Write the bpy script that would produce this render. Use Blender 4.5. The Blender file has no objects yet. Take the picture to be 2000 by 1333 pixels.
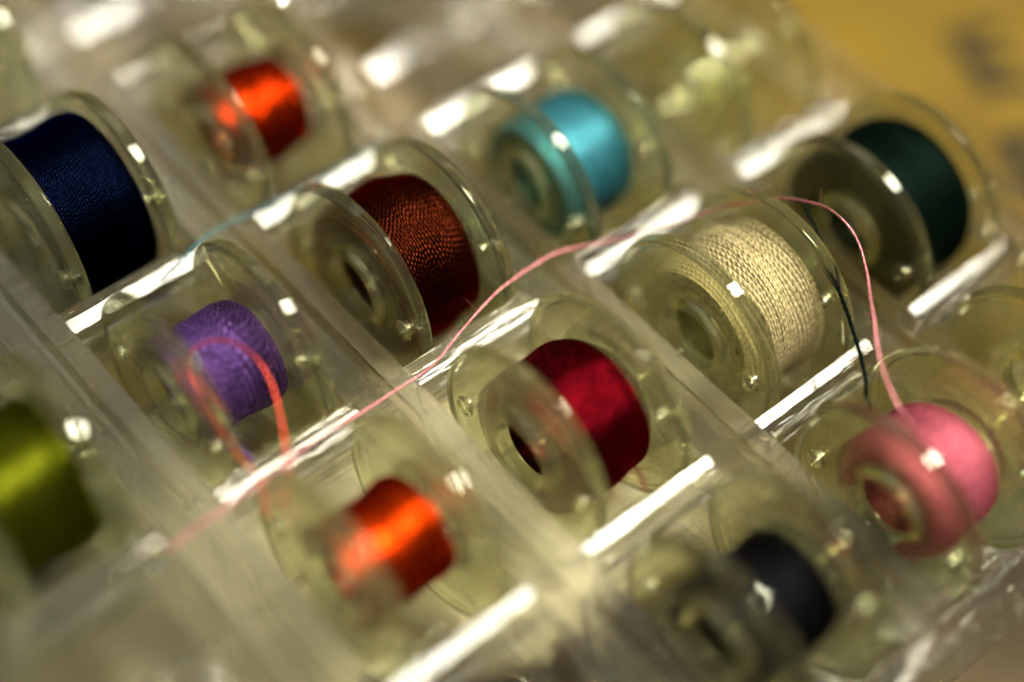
import bpy, bmesh, math, random
import numpy as np
from mathutils import Vector, Matrix

random.seed(7); rng = np.random.default_rng(7)
sc = bpy.context.scene
S = 0.021            # one compartment pitch, metres (all layout numbers are in pitches)
RJ = 1.152           # row pitch
Z0 = 0.62            # height of the divider tops above the table, pitches
PI = math.pi

# ------------------------------------------------------------------ camera
def W(u, v, z):      # (pitches right, rows*RJ forward, height above divider tops) -> metres
    return Vector((u * S, -v * S, (z + Z0) * S))
cam = bpy.data.cameras.new('camera'); camo = bpy.data.objects.new('camera', cam)
sc.collection.objects.link(camo)
fw = Vector((0.43268602, 0.43319183, -0.79065014)); rt = Vector((0.75682741, -0.65108495, 0.0574514))
up = rt.cross(fw).normalized()
m = Matrix((rt, up, -fw)).transposed().to_4x4(); m.translation = W(-0.90664609, 5.86101087, 6.15965612)
camo.matrix_world = m
cam.sensor_width = 36; cam.lens = 62.46
cam.clip_start = 0.005; cam.clip_end = 20
cam.dof.use_dof = True; cam.dof.focus_distance = 7.70 * S; cam.dof.aperture_fstop = 3.7
sc.camera = camo

# ------------------------------------------------------------------ light
world = bpy.data.worlds.new('World'); sc.world = world; world.use_nodes = True
nt = world.node_tree; bg = nt.nodes['Background']
tc = nt.nodes.new('ShaderNodeTexCoord'); sep = nt.nodes.new('ShaderNodeSeparateXYZ')
nt.links.new(tc.outputs['Generated'], sep.inputs[0])
rmp = nt.nodes.new('ShaderNodeValToRGB'); nt.links.new(sep.outputs['Z'], rmp.inputs[0])
rmp.color_ramp.elements[0].color = (0.10, 0.085, 0.06, 1); rmp.color_ramp.elements[0].position = 0.0
rmp.color_ramp.elements[1].color = (0.48, 0.45, 0.40, 1); rmp.color_ramp.elements[1].position = 0.9
nt.links.new(rmp.outputs[0], bg.inputs[0]); bg.inputs[1].default_value = 0.62
LD = Vector((0.43, -0.20, 0.88)).normalized()
CEN = W(2.5, 2.4, 0)
def area(name, d, dist, sx, sy, power, col):
    l = bpy.data.lights.new(name, 'AREA'); l.shape = 'RECTANGLE'; l.size = sx; l.size_y = sy
    l.energy = power; l.color = col
    o = bpy.data.objects.new(name, l); sc.collection.objects.link(o)
    o.location = CEN + d.normalized() * dist
    o.rotation_euler = d.to_track_quat('Z', 'Y').to_euler()
    return o
side = Vector((0, 0, 1)).cross(LD).normalized() if False else Vector((LD.z, 0, -LD.x)).normalized()
for k, (off, w) in enumerate(((-0.185, 0.030), (-0.138, 0.040), (-0.085, 0.048), (-0.022, 0.050), (0.040, 0.046), (0.098, 0.044), (0.146, 0.030), (0.190, 0.034))):   # panes of one window
    o = area('window_light', LD, 0.8, w, 0.19, 58 * PI * w * 0.19, (1.0, 0.95, 0.80))
    o.rotation_euler = Matrix((side, LD.cross(side), LD)).transposed().to_euler(); o.location += side * off
area('fill_panel', Vector((0.40, 0.50, 0.76)), 0.9, 0.5, 0.4, 1.0 * PI * 0.2, (1.0, 0.93, 0.78))  # added soft fill, unseen, gives the flat divider tops a pale reflection
sun = bpy.data.lights.new('sun', 'SUN'); sun.energy = 1.6; sun.angle = math.radians(1.5); sun.color = (1.0, 0.92, 0.78)
suno = bpy.data.objects.new('sun', sun); sc.collection.objects.link(suno)
suno.rotation_euler = Vector((0.46, -0.14, 0.88)).to_track_quat('Z', 'Y').to_euler()

# ------------------------------------------------------------------ render
sc.render.engine = 'CYCLES'
cy = sc.cycles
cy.use_denoising = True; cy.denoiser = 'OPENIMAGEDENOISE'
cy.max_bounces = 24; cy.transmission_bounces = 20; cy.glossy_bounces = 8; cy.diffuse_bounces = 3
cy.transparent_max_bounces = 24
cy.caustics_reflective = True; cy.caustics_refractive = True; cy.blur_glossy = 0.5
cy.sample_clamp_indirect = 60.0; cy.sample_clamp_direct = 0
cy.use_adaptive_sampling = False
vs = sc.view_settings; sc.display_settings.display_device = 'sRGB'
vs.view_transform = 'Standard'; vs.look = 'None'; vs.exposure = 0.55; vs.gamma = 1.0; vs.use_curve_mapping = False

# ------------------------------------------------------------------ materials
def mat(name):
    m = bpy.data.materials.new(name); m.use_nodes = True
    n = m.node_tree.nodes; n.clear()
    out = n.new('ShaderNodeOutputMaterial')
    return m, n, m.node_tree.links, out
def plastic(name, tint, clear, rough, scr, haze):
    """clear moulded polystyrene: refraction and reflection, partly thin-walled"""
    m, n, l, out = mat(name)
    g = n.new('ShaderNodeBsdfGlass'); g.inputs['IOR'].default_value = 1.5
    g.inputs['Color'].default_value = (*tint, 1)
    t = n.new('ShaderNodeBsdfTransparent'); t.inputs[0].default_value = (*tint, 1)
    mx = n.new('ShaderNodeMixShader'); mx.inputs[0].default_value = clear
    l.new(g.outputs[0], mx.inputs[1]); l.new(t.outputs[0], mx.inputs[2])
    df = n.new('ShaderNodeBsdfDiffuse'); df.inputs[0].default_value = (0.80, 0.80, 0.74, 1)
    tl = n.new('ShaderNodeBsdfTranslucent'); tl.inputs[0].default_value = (0.80, 0.80, 0.74, 1)
    hm = n.new('ShaderNodeMixShader'); hm.inputs[0].default_value = 0.5
    l.new(df.outputs[0], hm.inputs[1]); l.new(tl.outputs[0], hm.inputs[2])
    m2 = n.new('ShaderNodeMixShader'); m2.inputs[0].default_value = haze
    l.new(mx.outputs[0], m2.inputs[1]); l.new(hm.outputs[0], m2.inputs[2]); l.new(m2.outputs[0], out.inputs[0])
    co = n.new('ShaderNodeTexCoord')
    no = n.new('ShaderNodeTexNoise'); no.inputs['Scale'].default_value = 260; no.inputs['Detail'].default_value = 3
    l.new(co.outputs['Object'], no.inputs['Vector'])
    mr = n.new('ShaderNodeMapRange'); mr.inputs[1].default_value = 0.35; mr.inputs[2].default_value = 0.75
    mr.inputs[3].default_value = rough * 0.4; mr.inputs[4].default_value = rough * 2.2
    l.new(no.outputs[0], mr.inputs[0]); l.new(mr.outputs[0], g.inputs['Roughness'])
    bp = n.new('ShaderNodeBump'); bp.inputs['Strength'].default_value = scr; bp.inputs['Distance'].default_value = 0.0004
    n2 = n.new('ShaderNodeTexNoise'); n2.inputs['Scale'].default_value = 1.0; n2.inputs['Detail'].default_value = 3
    mp = n.new('ShaderNodeMapping'); mp.inputs['Scale'].default_value = (90, 700, 500)
    l.new(co.outputs['Object'], mp.inputs[0]); l.new(mp.outputs[0], n2.inputs['Vector']); l.new(n2.outputs[0], bp.inputs['Height'])
    l.new(bp.outputs[0], g.inputs['Normal'])
    return m
M_box = plastic('clear_box_plastic', (0.985, 0.985, 0.97), 0.28, 0.006, 0.27, 0.003)
M_bob = plastic('clear_bobbin_plastic', (0.972, 0.98, 0.865), 0.28, 0.006, 0.012, 0.002)

def thread_mat(name, col, hi=None, rough=0.36, sheen=0.03, metal=0.85):
    m, n, l, out = mat(name)
    p = n.new('ShaderNodeBsdfPrincipled'); l.new(p.outputs[0], out.inputs[0])
    hi = hi or tuple(min(1, c * 1.5 + 0.01) for c in col)
    co = n.new('ShaderNodeTexCoord')
    mp = n.new('ShaderNodeMapping'); mp.inputs['Scale'].default_value = (9000, 1500, 1500)
    l.new(co.outputs['Object'], mp.inputs[0])
    no = n.new('ShaderNodeTexNoise'); no.inputs['Scale'].default_value = 1.0; no.inputs['Detail'].default_value = 3
    l.new(mp.outputs[0], no.inputs['Vector'])
    cr = n.new('ShaderNodeValToRGB'); l.new(no.outputs[0], cr.inputs[0])
    cr.color_ramp.elements[0].position = 0.3; cr.color_ramp.elements[0].color = (*[c * 0.72 for c in col], 1)
    cr.color_ramp.elements[1].position = 0.72; cr.color_ramp.elements[1].color = (*hi, 1)
    l.new(cr.outputs[0], p.inputs['Base Color'])
    p.inputs['Roughness'].default_value = rough; p.inputs['Metallic'].default_value = metal
    p.inputs['Specular IOR Level'].default_value = 0.6 if max(hi) > 0.1 else 0.05
    p.inputs['Specular Tint'].default_value = (*[min(1, c / max(hi) * 0.85 + 0.15) for c in hi], 1)
    p.inputs['Sheen Weight'].default_value = sheen if max(hi) > 0.1 else 0.0; p.inputs['Sheen Roughness'].default_value = 0.4
    p.inputs['Sheen Tint'].default_value = (*[min(1, c / max(hi) * 0.8 + 0.2) for c in hi], 1)
    bp = n.new('ShaderNodeBump'); bp.inputs['Strength'].default_value = 0.5; bp.inputs['Distance'].default_value = 0.00004
    l.new(no.outputs[0], bp.inputs['Height']); l.new(bp.outputs[0], p.inputs['Normal'])
    return m
COL = {
 'navy':      ((0.0002, 0.0004, 0.0012), (0.0017, 0.0036, 0.0145)),
 'orange':    ((0.12, 0.005, 0.001), (0.72, 0.052, 0.002)),
 'shaded_orange': ((0.035, 0.002, 0.0006), (0.50, 0.030, 0.0015)),  # darker copy of orange, shade on the far bobbin put into the colour
 'lime':      ((0.014, 0.017, 0.0007), (0.075, 0.085, 0.003)),
 'purple':    ((0.015, 0.006, 0.035), (0.11, 0.05, 0.20)),
 'brown':     ((0.0015, 0.0006, 0.0005), (0.062, 0.010, 0.003)),
 'turquoise': ((0.005, 0.065, 0.090), (0.045, 0.20, 0.25)),
 'crimson':   ((0.018, 0.0003, 0.0012), (0.17, 0.0025, 0.0075)),
 'beige':     ((0.15, 0.12, 0.05), (0.46, 0.39, 0.20)),
 'green':     ((0.0006, 0.0014, 0.0011), (0.0013, 0.0045, 0.003)),
 'black':     ((0.0006, 0.0006, 0.0008), (0.0011, 0.0011, 0.0014)),
 'pink':      ((0.22, 0.030, 0.055), (0.58, 0.14, 0.19)),
 'pale_pink': ((0.36, 0.09, 0.11), (0.60, 0.25, 0.27)),
 'red':       ((0.52, 0.05, 0.03), (0.75, 0.10, 0.05)),
}
FIN = {'shaded_orange': dict(metal=1.0, rough=0.27), 'crimson': dict(metal=1.0, rough=0.27), 'brown': dict(metal=1.0, rough=0.30), 'navy': dict(metal=1.0, rough=0.30), 'orange': dict(metal=1.0, rough=0.30), 'lime': dict(rough=0.32), 'beige': dict(rough=0.5, metal=0.15, sheen=0.05), 'pink': dict(rough=0.42, metal=0.5), 'purple': dict(rough=0.45, metal=0.55),
       'turquoise': dict(rough=0.45, metal=0.5), 'black': dict(metal=0.0, rough=0.6), 'green': dict(metal=0.4, rough=0.5)}
M_thr = {k: thread_mat(k + '_thread', *v, **FIN.get(k, {})) for k, v in COL.items()}

# ------------------------------------------------------------------ mesh helpers
def link(name, me, material=None, parent=None):
    o = bpy.data.objects.new(name, me); sc.collection.objects.link(o)
    if material is not None and not me.materials: me.materials.append(material)
    if parent is not None: o.parent = parent
    return o
def mesh_np(name, V, F):
    me = bpy.data.meshes.new(name)
    V = np.asarray(V, np.float32); F = np.asarray(F, np.int32); k = F.shape[1]
    me.vertices.add(len(V)); me.vertices.foreach_set('co', V.ravel())
    me.loops.add(F.size); me.loops.foreach_set('vertex_index', F.ravel())
    me.polygons.add(len(F)); me.polygons.foreach_set('loop_start', np.arange(0, F.size, k, dtype=np.int32))
    me.polygons.foreach_set('use_smooth', np.ones(len(F), bool))
    me.update(); me.validate()
    return me
def tag(o, label, cat=None, group=None, kind=None):
    if label: o['label'] = label
    if cat: o['category'] = cat
    if group: o['group'] = group
    if kind: o['kind'] = kind
    return o
def evaluated(o, name):
    dg = bpy.context.evaluated_depsgraph_get(); dg.update()
    me = bpy.data.meshes.new_from_object(o.evaluated_get(dg)); me.name = name
    return me
def boolean_cut(me, cutter, name, bevel=0.0):
    a = link('tmp', me); b = link('tmp_cut', cutter)
    md = a.modifiers.new('b', 'BOOLEAN'); md.operation = 'DIFFERENCE'; md.object = b; md.solver = 'EXACT'
    if bevel:
        bv = a.modifiers.new('v', 'BEVEL'); bv.width = bevel; bv.segments = 2; bv.limit_method = 'ANGLE'
        bv.angle_limit = math.radians(40); bv.harden_normals = False
    r = evaluated(a, name)
    for o in (a, b): bpy.data.objects.remove(o)
    return r
def box_bm(bm, x0, x1, y0, y1, z0, z1):
    r = bmesh.ops.create_cube(bm, size=1.0)
    for v in r['verts']:
        v.co = Vector((x0 + (v.co.x + .5) * (x1 - x0), y0 + (v.co.y + .5) * (y1 - y0), z0 + (v.co.z + .5) * (z1 - z0)))
def to_mesh(bm, name):
    bmesh.ops.recalc_face_normals(bm, faces=bm.faces)
    me = bpy.data.meshes.new(name); bm.to_mesh(me); bm.free(); return me

# ------------------------------------------------------------------ table and printed card
def ground_mat(name, a, b, scale, rough):
    m, n, l, out = mat(name)
    p = n.new('ShaderNodeBsdfPrincipled'); l.new(p.outputs[0], out.inputs[0]); p.inputs['Roughness'].default_value = rough; p.inputs['Specular IOR Level'].default_value = 0.12
    co = n.new('ShaderNodeTexCoord'); no = n.new('ShaderNodeTexNoise'); no.inputs['Scale'].default_value = scale
    no.inputs['Detail'].default_value = 5; l.new(co.outputs['Object'], no.inputs['Vector'])
    cr = n.new('ShaderNodeValToRGB'); l.new(no.outputs[0], cr.inputs[0])
    cr.color_ramp.elements[0].position = 0.35; cr.color_ramp.elements[1].position = 0.7
    cr.color_ramp.elements[0].color = (*a, 1); cr.color_ramp.elements[1].color = (*b, 1)
    l.new(cr.outputs[0], p.inputs['Base Color'])
    return m
M_table = ground_mat('dark_wood', (0.035, 0.024, 0.012), (0.075, 0.055, 0.028), 60, 0.8)
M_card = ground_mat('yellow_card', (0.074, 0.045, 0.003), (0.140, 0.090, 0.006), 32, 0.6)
def card_painted_light():      # cream painted into the card colour, standing for light scattered in the box
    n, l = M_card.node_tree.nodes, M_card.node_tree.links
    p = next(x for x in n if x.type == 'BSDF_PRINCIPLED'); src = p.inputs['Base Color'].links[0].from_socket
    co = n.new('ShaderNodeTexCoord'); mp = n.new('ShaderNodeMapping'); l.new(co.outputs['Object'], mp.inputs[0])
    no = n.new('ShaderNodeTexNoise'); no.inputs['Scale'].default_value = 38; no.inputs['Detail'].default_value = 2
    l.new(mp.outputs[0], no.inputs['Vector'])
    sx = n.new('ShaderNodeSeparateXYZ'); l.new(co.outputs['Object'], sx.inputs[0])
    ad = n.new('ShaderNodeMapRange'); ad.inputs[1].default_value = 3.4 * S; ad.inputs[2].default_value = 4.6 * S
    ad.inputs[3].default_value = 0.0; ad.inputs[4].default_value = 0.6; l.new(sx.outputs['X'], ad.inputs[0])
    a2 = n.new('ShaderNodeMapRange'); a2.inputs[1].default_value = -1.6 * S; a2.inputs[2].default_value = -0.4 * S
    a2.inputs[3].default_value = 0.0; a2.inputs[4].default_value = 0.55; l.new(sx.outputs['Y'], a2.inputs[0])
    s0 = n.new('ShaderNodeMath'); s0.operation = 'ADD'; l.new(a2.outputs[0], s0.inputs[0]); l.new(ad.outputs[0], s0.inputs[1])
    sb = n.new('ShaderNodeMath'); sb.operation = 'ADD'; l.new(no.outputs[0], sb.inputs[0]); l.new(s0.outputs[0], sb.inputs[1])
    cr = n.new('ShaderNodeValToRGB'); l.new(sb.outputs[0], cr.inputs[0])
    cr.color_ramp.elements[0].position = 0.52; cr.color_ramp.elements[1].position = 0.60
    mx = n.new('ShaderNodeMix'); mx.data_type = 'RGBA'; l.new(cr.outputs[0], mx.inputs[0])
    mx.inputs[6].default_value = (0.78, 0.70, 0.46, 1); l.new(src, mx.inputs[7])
    a3 = n.new('ShaderNodeMapRange'); a3.inputs[1].default_value = 1.9 * S; a3.inputs[2].default_value = 0.3 * S  # darkens the card's left, shade painted in for the lower-left compartments
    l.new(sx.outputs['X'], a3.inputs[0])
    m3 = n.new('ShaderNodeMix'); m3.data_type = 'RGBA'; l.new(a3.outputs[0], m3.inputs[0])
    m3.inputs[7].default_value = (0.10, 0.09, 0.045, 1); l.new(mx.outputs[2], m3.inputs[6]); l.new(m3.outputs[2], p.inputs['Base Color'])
card_painted_light()
M_ink = ground_mat('dark_ink', (0.010, 0.008, 0.003), (0.018, 0.014, 0.005), 300, 0.6)
bm = bmesh.new(); box_bm(bm, -3, 3, -3, 3, -0.03, -0.0006)
tag(link('tabletop', to_mesh(bm, 'tabletop'), M_table), 'dark brown tabletop', None, None, 'structure')
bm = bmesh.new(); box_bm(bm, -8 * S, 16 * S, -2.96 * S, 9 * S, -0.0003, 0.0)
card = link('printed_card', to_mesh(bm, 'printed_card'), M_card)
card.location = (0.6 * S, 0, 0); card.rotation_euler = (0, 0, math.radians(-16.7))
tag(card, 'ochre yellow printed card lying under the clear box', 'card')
def letter(txt, u, v, size, rz):
    c = bpy.data.curves.new('letter', 'FONT'); c.body = txt; c.size = size * S; c.extrude = 0.00005; c.offset = 0.03 * size * S
    c.align_x = 'CENTER'; c.align_y = 'CENTER'
    o = bpy.data.objects.new('tmp', c); sc.collection.objects.link(o)
    me = evaluated(o, 'letter'); bpy.data.objects.remove(o)
    o = link('letter', me, M_ink, card); o.matrix_parent_inverse = card.matrix_basis.inverted(); o.location = (u * S, -v * S, 0.00012); o.rotation_euler = (0, 0, rz)
letter('E', 6.20, 2.32, 0.74, math.radians(-25))
letter('E', 5.76, 3.05, 0.74, math.radians(-25))

# ------------------------------------------------------------------ the box
LIP, BW, AW, CH = 0.10, 0.28, 0.105, 0.025
def cells_cutter():
    bm = bmesh.new()
    for i in range(0, 5):
        for j in range(-1, 4):
            u0, u1 = i + 0.0, i + 1 - BW
            v0, v1 = j * RJ + AW, (j + 1) * RJ
            c, r = (v0 + v1) / 2, (v1 - v0) / 2
            N = 44; prof = [(v1, 0.4)]
            for k in range(N + 1):
                a = -PI * k / N
                prof.append((c + r * math.cos(a), -0.035 + r * math.sin(a)))
            prof.append((v0, 0.4))
            va = [bm.verts.new(W(u0 + 0.012 * (z < 0) * (-z), v, z)) for v, z in prof]
            vb = [bm.verts.new(W(u1 - 0.012 * (z < 0) * (-z), v, z)) for v, z in prof]
            n = len(prof)
            bm.faces.new(va); bm.faces.new(vb[::-1])
            for k in range(n): bm.faces.new((va[k], vb[k], vb[(k + 1) % n], va[(k + 1) % n]))
    for i in range(1, 6):   # shallow channel beside each cross divider
        r = bmesh.ops.create_cube(bm, size=1.0)
        for v in r['verts']:
            u = i - BW - 0.004 if v.co.x < 0 else i - LIP
            vv = -1.01 * RJ if v.co.y < 0 else 4 * RJ + 0.005
            v.co = W(u, vv, (-CH - (0.045 if v.co.x < 0 else 0.0)) if v.co.z < 0 else 0.3)
    for i in range(0, 5):      # divider tops along the rows fall slightly towards the front
        for j in range(-1, 4):
            va, vb = [], []
            for v, z in ((j * RJ - 0.004, 0.0), (j * RJ - 0.004, 0.2), (j * RJ + AW + 0.03, 0.2), (j * RJ + AW + 0.03, -0.053), (j * RJ + 0.046, -0.0132)):
                va.append(bm.verts.new(W(i - 0.0, v, z))); vb.append(bm.verts.new(W(i + 1 - BW - 0.0, v, z)))
            bm.faces.new(va); bm.faces.new(vb[::-1])
            for k in range(5): bm.faces.new((va[k], vb[k], vb[(k + 1) % 5], va[(k + 1) % 5]))
    for i in range(0, 5):      # open hollows on the underside between the cradles
        for j in range(-1, 5):
            c, r = j * RJ + AW / 2, (RJ - AW) / 2
            prof = []
            for z in (-0.70, -0.50, -0.42, -0.34, -0.27, -0.21, -0.16):
                w = AW / 2 + r - math.sqrt(max(0, r * r - (z + 0.035) ** 2)) - 0.05
                if z < -0.48: w = AW / 2 + r - math.sqrt(r * r - 0.445 ** 2) - 0.05
                prof.append((max(0.004, w), z))
            if j in (-1, 4): continue
            pts = [(c + w, z) for w, z in prof] + [(c - w, z) for w, z in prof[::-1]]
            va = [bm.verts.new(W(i + 0.01, v, z)) for v, z in pts]; vb = [bm.verts.new(W(i + 1 - BW - 0.01, v, z)) for v, z in pts]
            bm.faces.new(va); bm.faces.new(vb[::-1]); n = len(pts)
            for k in range(n): bm.faces.new((va[k], vb[k], vb[(k + 1) % n], va[(k + 1) % n]))
    for i in range(1, 6):
        r = bmesh.ops.create_cube(bm, size=1.0)
        for v in r['verts']:
            v.co = W(i - BW + 0.045 if v.co.x < 0 else i - LIP, -RJ if v.co.y < 0 else 4 * RJ, -0.12 if v.co.z > 0 else -0.7)
    return to_mesh(bm, 'cut')
def box_body():
    bm = bmesh.new()
    a, b = W(-0.10, 4 * RJ + 0.10, -Z0 + 0.003), W(5.0, -RJ - 0.02, 0)
    box_bm(bm, a.x, b.x, a.y, b.y, a.z, b.z)
    return to_mesh(bm, 'tray')
def cut_box():
    cells = cells_cutter()
    # channels and cells overlap: cut them one after the other
    me = cells
    a = link('tmp', box_body()); b = link('tmp_cut', me)
    md = a.modifiers.new('b', 'BOOLEAN'); md.operation = 'DIFFERENCE'; md.object = b; md.solver = 'EXACT'; md.use_self = True
    bv = a.modifiers.new('v', 'BEVEL'); bv.width = 0.020 * S; bv.segments = 3; bv.limit_method = 'ANGLE'; bv.angle_limit = math.radians(50)
    r = evaluated(a, 'bobbin_box')
    for o in (a, b): bpy.data.objects.remove(o)
    r.polygons.foreach_set('use_smooth', np.zeros(len(r.polygons), bool))
    return r
box = link('bobbin_box', cut_box(), M_box)
tag(box, 'clear plastic box with a grid of compartments holding the bobbins', 'box')

# ------------------------------------------------------------------ bobbins
R0, FT, WID, HOLE, RING = 0.50, 0.070, 0.55, 0.152, 0.212
def lathe(prof, n):
    k = len(prof); V = []
    th = np.linspace(0, 2 * PI, n, endpoint=False)
    for x, r in prof:
        V.append(np.c_[np.full(n, x), -r * np.cos(th), r * np.sin(th)])
    V = np.concatenate(V) * S
    F = []
    for a in range(k):
        b = (a + 1) % k
        for t in range(n):
            u = (t + 1) % n
            F.append((a * n + t, a * n + u, b * n + u, b * n + t))
    return V, F
def flange_mesh():
    t = FT; pr = [(0, HOLE)]
    pr += [(0, r) for r in (0.20, 0.30, 0.40, 0.482)]
    for k in range(1, 8):
        a = PI / 2 * k / 8
        pr.append((-0.016 * (1 - math.cos(a)), 0.482 + 0.018 * math.sin(a)))
    pr += [(-0.0165, R0 - 0.0004), (-t + 0.02, R0 - 0.009)]
    for k in range(1, 8):
        a = PI / 2 * k / 8
        pr.append((-t + 0.016 * (1 - math.sin(a)), 0.473 + 0.018 * math.cos(a)))
    pr += [(-t, 0.48), (-t, 0.465), (-t + 0.010, 0.452), (-t + 0.010, 0.36), (-t + 0.010, 0.255), (-t + 0.004, 0.238), (-t - 0.002, RING + 0.006), (-t - 0.007, RING - 0.004),
           (-t - 0.007, 0.170), (-t - 0.003, 0.158), (-t + 0.006, HOLE)]
    V, F = lathe(pr, 160)
    me = mesh_np('f', V, F)
    bmx = bmesh.new(); bmx.from_mesh(me); bmesh.ops.recalc_face_normals(bmx, faces=bmx.faces); bmx.to_mesh(me); bmx.free()
    cb = bmesh.new()
    for ang, rad, rr in ((8, 0.365, 0.034), (188, 0.365, 0.034)):
        a = math.radians(ang)
        mt = Matrix.Translation((0, -rad * math.cos(a) * S, rad * math.sin(a) * S)) @ Matrix.Rotation(PI / 2, 4, 'Y')
        bmesh.ops.create_cone(cb, cap_ends=True, segments=24, radius1=rr * S, radius2=rr * S, depth=0.3 * S, matrix=mt)
    me = boolean_cut(me, to_mesh(cb, 'c'), 'flange')
    # raised lip round each small hole, a moulded boss and the weld line
    bmx = bmesh.new(); bmx.from_mesh(me)
    def ring(ang, rad, r1, r2, h):
        a = math.radians(ang); c = Vector((-FT * S + 0.0105 * S, -rad * math.cos(a) * S, rad * math.sin(a) * S)); n = 24; rows = []
        for x, r in ((-0.001, r1), (-h, r1 + 0.003), (-h, r2 - 0.004), (-0.001, r2)):
            rows.append([bmx.verts.new(c + Vector((x * S, r * S * math.cos(2 * PI * k / n), r * S * math.sin(2 * PI * k / n)))) for k in range(n)])
        for q in range(4):
            for k in range(n):
                bmx.faces.new((rows[q][k], rows[q][(k + 1) % n], rows[(q + 1) % 4][(k + 1) % n], rows[(q + 1) % 4][k]))
    ring(8, 0.365, 0.037, 0.052, 0.014); ring(188, 0.365, 0.037, 0.052, 0.014)
    a = math.radians(112)
    r = bmesh.ops.create_cube(bmx, size=1.0)
    for v in r['verts']:
        p = Vector((v.co.x * 0.008 - FT + 0.0105 - 0.0052, v.co.y * 0.013, 0.348 + v.co.z * 0.18))
        v.co = Matrix.Rotation(-(a - PI / 2), 3, 'X').inverted() @ p * S
    bmesh.ops.recalc_face_normals(bmx, faces=bmx.faces)
    bmx.to_mesh(me); bmx.free()
    me.polygons.foreach_set('use_smooth', np.ones(len(me.polygons), bool))
    me.set_sharp_from_angle(angle=math.radians(35))
    return me
FL = flange_mesh()
def hub_mesh():
    L = WID - 2 * FT - 0.004
    V, F = lathe([(0.002, HOLE + 0.002), (L, HOLE + 0.002), (L, 0.182), (0.002, 0.182)], 72)
    me = mesh_np('hub', V, F)
    bmx = bmesh.new(); bmx.from_mesh(me); bmesh.ops.recalc_face_normals(bmx, faces=bmx.faces); bmx.to_mesh(me); bmx.free()
    me.set_sharp_from_angle(angle=math.radians(35))
    return me
HUB = hub_mesh()

def tube(P, rad, n=8, twist=0.0, lobe=0.0):
    P = np.asarray(P, float); k = len(P)
    T = np.gradient(P, axis=0); T /= np.linalg.norm(T, axis=1)[:, None] + 1e-12
    ref = np.array([0, 0, 1.0]); N = np.zeros_like(P); nprev = None
    for a in range(k):
        if nprev is None:
            b = ref - T[a] * (ref @ T[a])
            if np.linalg.norm(b) < 0.1: b = np.array([1.0, 0, 0]) - T[a] * T[a][0]
        else: b = nprev - T[a] * (nprev @ T[a])
        nprev = b / np.linalg.norm(b); N[a] = nprev
    B = np.cross(T, N); s = np.r_[0, np.cumsum(np.linalg.norm(np.diff(P, axis=0), axis=1))]
    ph = np.linspace(0, 2 * PI, n, endpoint=False); rad = np.broadcast_to(rad, (k,))
    rr = rad[:, None] * (1 - lobe + lobe * np.abs(np.cos(ph[None] - twist * s[:, None])))
    V = P[:, None] + rr[:, :, None] * (np.cos(ph)[None, :, None] * N[:, None] + np.sin(ph)[None, :, None] * B[:, None])
    V = V.reshape(-1, 3)
    a, b = np.meshgrid(np.arange(k - 1), np.arange(n), indexing='ij'); b2 = (b + 1) % n
    F = np.stack([a * n + b, a * n + b2, (a + 1) * n + b2, (a + 1) * n + b], -1).reshape(-1, 4)
    return V, F
def spline(C, step):
    C = np.asarray(C, float); C = np.vstack([2 * C[0] - C[1], C, 2 * C[-1] - C[-2]]); out = []
    for a in range(1, len(C) - 2):
        p0, p1, p2, p3 = C[a - 1:a + 3]; n = max(2, int(np.linalg.norm(p2 - p1) / step))
        t = np.linspace(0, 1, n, endpoint=False)[:, None]
        out.append(0.5 * (2 * p1 + (p2 - p0) * t + (2 * p0 - 5 * p1 + 4 * p2 - p3) * t ** 2 + (3 * p1 - p0 - 3 * p2 + p3) * t ** 3))
    out.append(C[-2][None]); return np.vstack(out)
def cat_mesh(name, parts):
    Vs, Fs, o = [], [], 0
    for V, F in parts: Vs.append(V); Fs.append(np.asarray(F) + o); o += len(V)
    return mesh_np(name, np.concatenate(Vs), np.concatenate(Fs))

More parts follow.
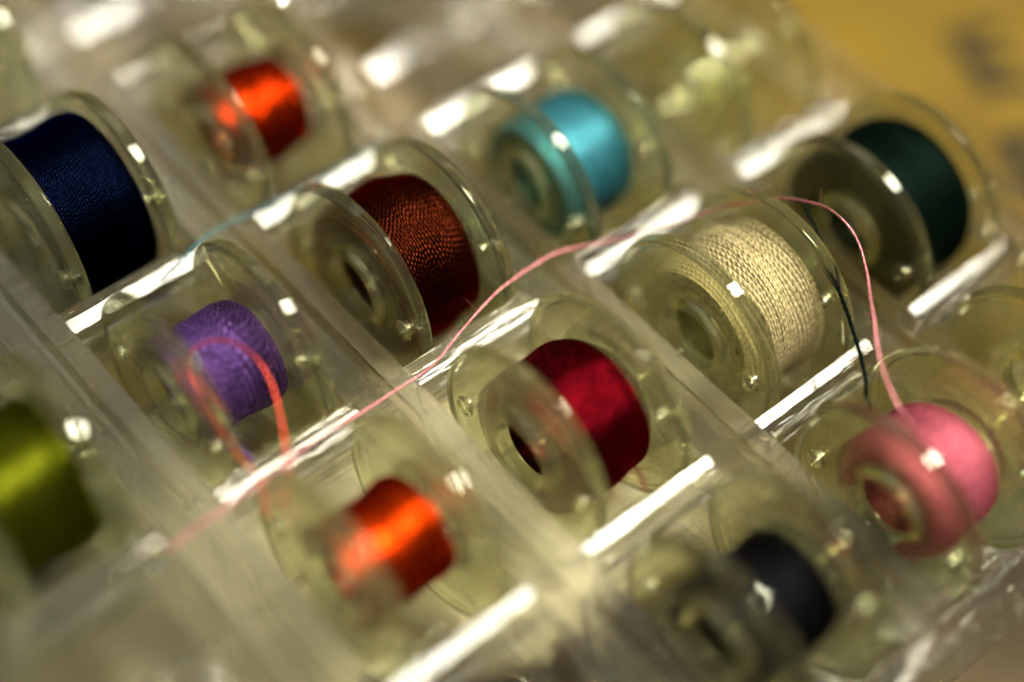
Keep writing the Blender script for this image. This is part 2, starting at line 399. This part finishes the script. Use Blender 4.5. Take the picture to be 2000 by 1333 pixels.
def winding_mesh(r, nth, per, pitch, drop=0.02, wob=0.004, bulge=0.0, slope=0.0, tw=0.034, fuzz=0, seed=0, gaps=0.0):
    g = np.random.default_rng(seed)
    L = WID - 2 * FT - 0.012; na = int(L / pitch * per)
    th = np.linspace(0, 2 * PI, nth, endpoint=False); a = np.linspace(0, 1, na)
    TH, A = np.meshgrid(th, a, indexing='xy')
    X = A * L
    ph = X / pitch + TH / (2 * PI)
    for _ in range(6):
        ph = ph + 0.16 * np.sin(g.integers(1, 5) * TH + g.uniform(3, 22) * A + g.uniform(0, 6)) 
    idx = np.floor(ph).astype(int); fr = ph - idx
    hv = g.uniform(0, 1, 400); hs = hv[np.clip(idx + 50, 0, 399)]
    ridge = np.sqrt(np.clip(1 - (2 * fr - 1) ** 2, 0.0, 1))
    k = round(2 * PI * r / tw)
    twist = np.sin(k * TH + 2 * PI * (hs + fr * 0.9))
    lev = (hs - 0.5) * gaps * (0.5 + 0.5 * np.sin(2 * TH + 9 * hs))
    e = np.abs(2 * A - 1)
    base = r - drop * e ** 7 - bulge * e ** 2 + slope * (A - 0.5)
    low = sum(wob * np.sin(g.uniform(2, 14) * A + g.integers(0, 4) * TH + g.uniform(0, 6)) for _ in range(4))
    amp = pitch * 0.46
    Rr = base + low + amp * (ridge - 1) + 0.36 * amp * twist * ridge + lev
    X = X + 0.006
    V = np.stack([X, Rr * np.cos(TH + PI / 2 + PI), Rr * np.sin(TH + PI / 2 + PI)], -1)
    V[..., 1] = -Rr * np.sin(TH + PI); V[..., 2] = Rr * np.cos(TH + PI)
    V = V.reshape(-1, 3)
    ii, tt = np.meshgrid(np.arange(na - 1), np.arange(nth), indexing='ij'); t2 = (tt + 1) % nth
    F = np.stack([ii * nth + tt, (ii + 1) * nth + tt, (ii + 1) * nth + t2, ii * nth + t2], -1).reshape(-1, 4)
    parts = [(V, F)]
    # end faces: stacked layers of thread against the flanges
    for end, x0 in ((0, 0.006), (na - 1, 0.006 + L)):
        rim = V[end * nth:(end + 1) * nth]; nr = 26
        rr = np.linspace(1, 0, nr)[:, None]
        rimr = np.hypot(rim[:, 1], rim[:, 2])[None]
        q = 0.186 + (rimr - 0.186) * rr
        ang = np.arctan2(rim[:, 2], rim[:, 1])[None]
        dx = 0.004 * np.abs(np.sin(q / pitch * 1.6 + 0.25 * ang * 3)) * (rr < 0.99)
        E = np.stack([np.broadcast_to(x0 + (dx if end == 0 else -dx), q.shape), q * np.cos(ang), q * np.sin(ang)], -1).reshape(-1, 3)
        ii, tt = np.meshgrid(np.arange(nr - 1), np.arange(nth), indexing='ij'); t2 = (tt + 1) % nth
        Fe = np.stack([ii * nth + tt, (ii + 1) * nth + tt, (ii + 1) * nth + t2, ii * nth + t2], -1).reshape(-1, 4)
        if end == 0: Fe = Fe[:, ::-1]
        parts.append((E, Fe))
    nx = 40                     # innermost layer, seen through the hub
    xs = np.linspace(0.0061, 0.0059 + L, nx)[:, None]; an = np.linspace(0, 2 * PI, 180, endpoint=False)[None]
    q = 0.1865 + 0.0025 * np.sin(xs / pitch * 3.0 + 24 * an)
    I = np.stack([np.broadcast_to(xs, q.shape), q * np.cos(an), q * np.sin(an)], -1).reshape(-1, 3)
    ii, tt = np.meshgrid(np.arange(nx - 1), np.arange(180), indexing='ij'); t2 = (tt + 1) % 180
    parts.append((I, np.stack([ii * 180 + tt, ii * 180 + t2, (ii + 1) * 180 + t2, (ii + 1) * 180 + tt], -1).reshape(-1, 4)))
    for _ in range(fuzz):
        t0 = g.uniform(0, 2 * PI); x0 = g.uniform(0.02, L - 0.02); ln = g.uniform(0.02, 0.07)
        d = g.normal(size=3) * 0.6; n0 = np.array([0, np.cos(t0), np.sin(t0)])
        p0 = np.array([x0, 0, 0]) + n0 * (r - 0.012); tg = np.cross([1, 0, 0], n0) * g.choice([-1, 1])
        ts = np.linspace(0, 1, 7)[:, None]
        P = p0 + ts * ln * (tg * 0.8 + n0 * g.uniform(0.2, 0.8)) + ts ** 2 * ln * 0.5 * d + np.array([1, 0, 0]) * ts * ln * g.normal() * 0.5
        parts.append(tube(P, 0.0011, 3))
    parts = [(v * S, f) for v, f in parts]
    return cat_mesh('thread_winding', parts)

GROUP = 'bobbins standing in the compartments of the clear box'
BOB = {}
def bobbin(key, i, j, label, colour=None, di=0.12, jc=0.55, h=-0.05, rx=0.0, rz=0.0, spin=0.0, **kw):
    root = bpy.data.objects.new('bobbin', None); sc.collection.objects.link(root)
    root.empty_display_size = 0.002
    root.location = W(i + di, (j + jc) * RJ, h - R0); root.rotation_euler = (rx, 0, rz)
    tag(root, label, 'bobbin', GROUP)
    c = Vector((0, 0, R0 * S))
    f1 = link('flange', FL, M_bob, root); f1.location = c + Vector((FT * S, 0, 0)); f1.rotation_euler = (spin, 0, 0)
    f2 = link('flange', FL, M_bob, root); f2.location = c + Vector(((WID - FT) * S, 0, 0)); f2.rotation_euler = (0.7 + spin, 0, PI)
    hb = link('hub', HUB, M_bob, root); hb.location = c + Vector((FT * S, 0, 0))
    if colour:
        me = winding_mesh(seed=len(BOB) + 3, **kw)
        w = link('thread_winding', me, M_thr[colour], root); w.location = c + Vector((FT * S, 0, 0))
    BOB[key] = root
    return root
def tail(key, pts, colour, rad=0.0095, step=0.006, lobe=0.35, fray=0, hairs=0, name='thread_tail', wander=0.0):
    """loose end of a bobbin's thread; points in pitches (u, v, z)"""
    root = BOB[key]
    P = spline([W(*p) for p in pts], step * S)
    if wander:
        k = len(P); s = np.arange(k)
        for ax in range(3): P[:, ax] += wander * S * (np.sin(s * 0.11 + ax) + 0.6 * np.sin(s * 0.23 + 2 * ax))
    parts = [tube(P, np.full(len(P), rad * S), 10, 2 * PI / (0.075 * S), lobe)]
    g = np.random.default_rng(len(P))
    for _ in range(hairs):
        a = g.integers(2, len(P) - 2); d = g.normal(size=3); t = np.linspace(0, 1, 6)[:, None]; ln = g.uniform(0.02, 0.06) * S
        parts.append(tube(P[a] + t * ln * d * 0.6 + t ** 2 * ln * g.normal(size=3) * 0.5, 0.0009 * S, 3))
    for _ in range(fray):
        d = (P[-1] - P[-4]); d /= np.linalg.norm(d); t = np.linspace(0, 1, 6)[:, None]; ln = g.uniform(0.03, 0.07) * S
        parts.append(tube(P[-1] + t * ln * (d + g.normal(size=3) * 0.35) + t ** 2 * ln * g.normal(size=3) * 0.3, 0.003 * S, 4))
    me = cat_mesh(name, parts)
    o = link(name, me, M_thr[colour]); o.parent = root
    bpy.context.view_layer.update(); o.matrix_parent_inverse = root.matrix_world.inverted()
    return o

HI = dict(nth=640, per=8); MID = dict(nth=400, per=6); LO = dict(nth=240, per=4)
bobbin('navy', 1, 0, 'bobbin wound almost full with navy blue thread', 'navy', r=0.42, pitch=0.012, tw=0.02, drop=0.015, **HI)
bobbin('orange_far', 2, 0, 'bobbin of bright orange thread in the compartment behind the brown one', 'shaded_orange', r=0.245, pitch=0.016, **LO)
bobbin('lime', 0, 1, 'bobbin of lime green thread left of the purple one', 'lime', r=0.33, pitch=0.016, **LO)
bobbin('purple', 1, 1, 'half empty bobbin of fuzzy purple thread', 'purple', r=0.25, pitch=0.020, tw=0.038, wob=0.0025, fuzz=260, gaps=0.002, **HI)
bobbin('brown', 2, 1, 'bobbin wound thickly with dark reddish brown thread', 'brown', r=0.38, pitch=0.0145, tw=0.027, drop=0.03, bulge=0.01, fuzz=60, gaps=0.003, **HI)
bobbin('turquoise', 3, 1, 'bobbin of turquoise blue thread', 'turquoise', r=0.30, pitch=0.016, **LO)
bobbin('orange_near', 1, 2, 'bobbin of orange thread in front of the purple one, a red tail looping up', 'orange', r=0.235, pitch=0.016, **LO)
bobbin('crimson', 2, 2, 'bobbin of deep crimson red thread with a frayed end', 'crimson', r=0.335, pitch=0.015, tw=0.028, bulge=0.012, fuzz=300, **HI)
bobbin('beige', 3, 2, 'bobbin of pale beige thread with clearly visible windings', 'beige', r=0.37, pitch=0.017, tw=0.031, drop=0.02, slope=0.05, wob=0.006, gaps=0.012, fuzz=30, **HI)
bobbin('green', 4, 2, 'bobbin wound full with very dark green thread', 'green', r=0.405, pitch=0.015, **MID)
bobbin('black', 2, 3, 'bobbin of black thread in the front row', 'black', r=0.255, pitch=0.016, **LO)
bobbin('pink', 3, 3, 'bobbin of pink thread with its tail arching over the box', 'pink', r=0.30, pitch=0.014, tw=0.026, drop=0.05, bulge=0.03, **HI)
bobbin('empty_front', 4, 3, 'empty clear bobbin at the right end of the front row', spin=1.4)
bobbin('empty_back', 4, 1, 'empty clear bobbin behind the dark green one', spin=0.4)
bobbin('empty_far', 1, -1, 'empty clear bobbin in the far row behind the navy one', spin=2.2)

# ------------------------------------------------------------------ loose thread ends

tail('pink', [ (3.354, 4.028, 0.225), (3.336, 3.943, 0.274), (3.350, 3.850, 0.307), (3.431, 3.691, 0.338), (3.543, 3.543, 0.379), (3.639, 3.424, 0.396), (3.701, 3.343, 0.411), (3.773, 3.218, 0.430), (3.787, 3.102, 0.450), (3.783, 2.987, 0.435), (3.723, 2.838, 0.383), (3.616, 2.677, 0.286), (3.431, 2.554, 0.190), (3.217, 2.423, 0.106), (2.959, 2.294, 0.086), (2.758, 2.277, 0.099), (2.539, 2.288, 0.087), (2.343, 2.329, 0.071), (2.111, 2.385, 0.030), (1.941, 2.387, 0.012), (1.747, 2.388, 0.012), (1.482, 2.382, 0.012), (1.148, 2.413, 0.012), (0.891, 2.420, 0.012), (0.704, 2.444, 0.012) ], 'pale_pink', rad=0.0061, lobe=0.5, hairs=70, wander=0.0012)
tail('turquoise', [ (1.434, 1.284, 0.020), (1.559, 1.239, 0.020), (1.694, 1.203, 0.020), (1.860, 1.185, 0.020), (2.072, 1.207, 0.020), (2.288, 1.230, 0.020), (2.529, 1.227, 0.020), (2.778, 1.221, 0.020) ], 'turquoise', rad=0.0045, fray=0, hairs=20, wander=0.002)
tail('green', [ (3.791, 2.906, 0.358), (3.746, 3.053, 0.316), (3.645, 3.251, 0.278), (3.563, 3.406, 0.262), (3.488, 3.551, 0.218), (3.423, 3.661, 0.186), (3.370, 3.722, 0.161) ], 'green', rad=0.0105, fray=5, hairs=20, wander=0.001)
tail('orange_near', [ (1.086, 2.591, 0.062), (1.141, 2.441, 0.098), (1.146, 2.312, 0.121), (1.153, 2.189, 0.129), (1.169, 2.081, 0.146), (1.180, 1.971, 0.175), (1.198, 1.883, 0.208), (1.248, 1.842, 0.244), (1.321, 1.853, 0.266), (1.393, 1.915, 0.272), (1.428, 2.029, 0.266), (1.420, 2.155, 0.230), (1.367, 2.294, 0.176), (1.294, 2.432, 0.123), (1.226, 2.555, 0.070), (1.161, 2.677, 0.056) ], 'red', rad=0.0055, hairs=10)
tail('purple', [ (1.228, 2.082, 0.014), (1.230, 2.133, -0.013), (1.227, 2.188, -0.045), (1.235, 2.222, -0.059), (1.239, 2.259, -0.077) ], 'purple', rad=0.009, hairs=8, wander=0.001)
tail('crimson', [ (2.268, 3.300, 0.004), (2.240, 3.327, -0.013), (2.251, 3.354, -0.022), (2.280, 3.343, -0.013), (2.275, 3.310, -0.010) ], 'crimson', rad=0.006, fray=5, hairs=12)
tail('crimson', [ (2.399, 3.298, 0.013), (2.425, 3.327, 0.012), (2.426, 3.350, -0.000) ], 'crimson', rad=0.006, fray=5, hairs=12)
# a stray fibre caught on the purple bobbin
hp = spline([W(*p) for p in [ (1.542, 1.348, 0.170), (1.608, 1.354, 0.203), (1.626, 1.394, 0.203), (1.609, 1.473, 0.151), (1.594, 1.553, 0.099) ]], 0.01 * S)
hv, hf = tube(hp, np.full(len(hp), 0.0014 * S), 4)
tag(link('hair', mesh_np('hair', hv, hf), M_thr['brown']), 'fine dark hair lying on the clear rim of the purple bobbin', 'hair')
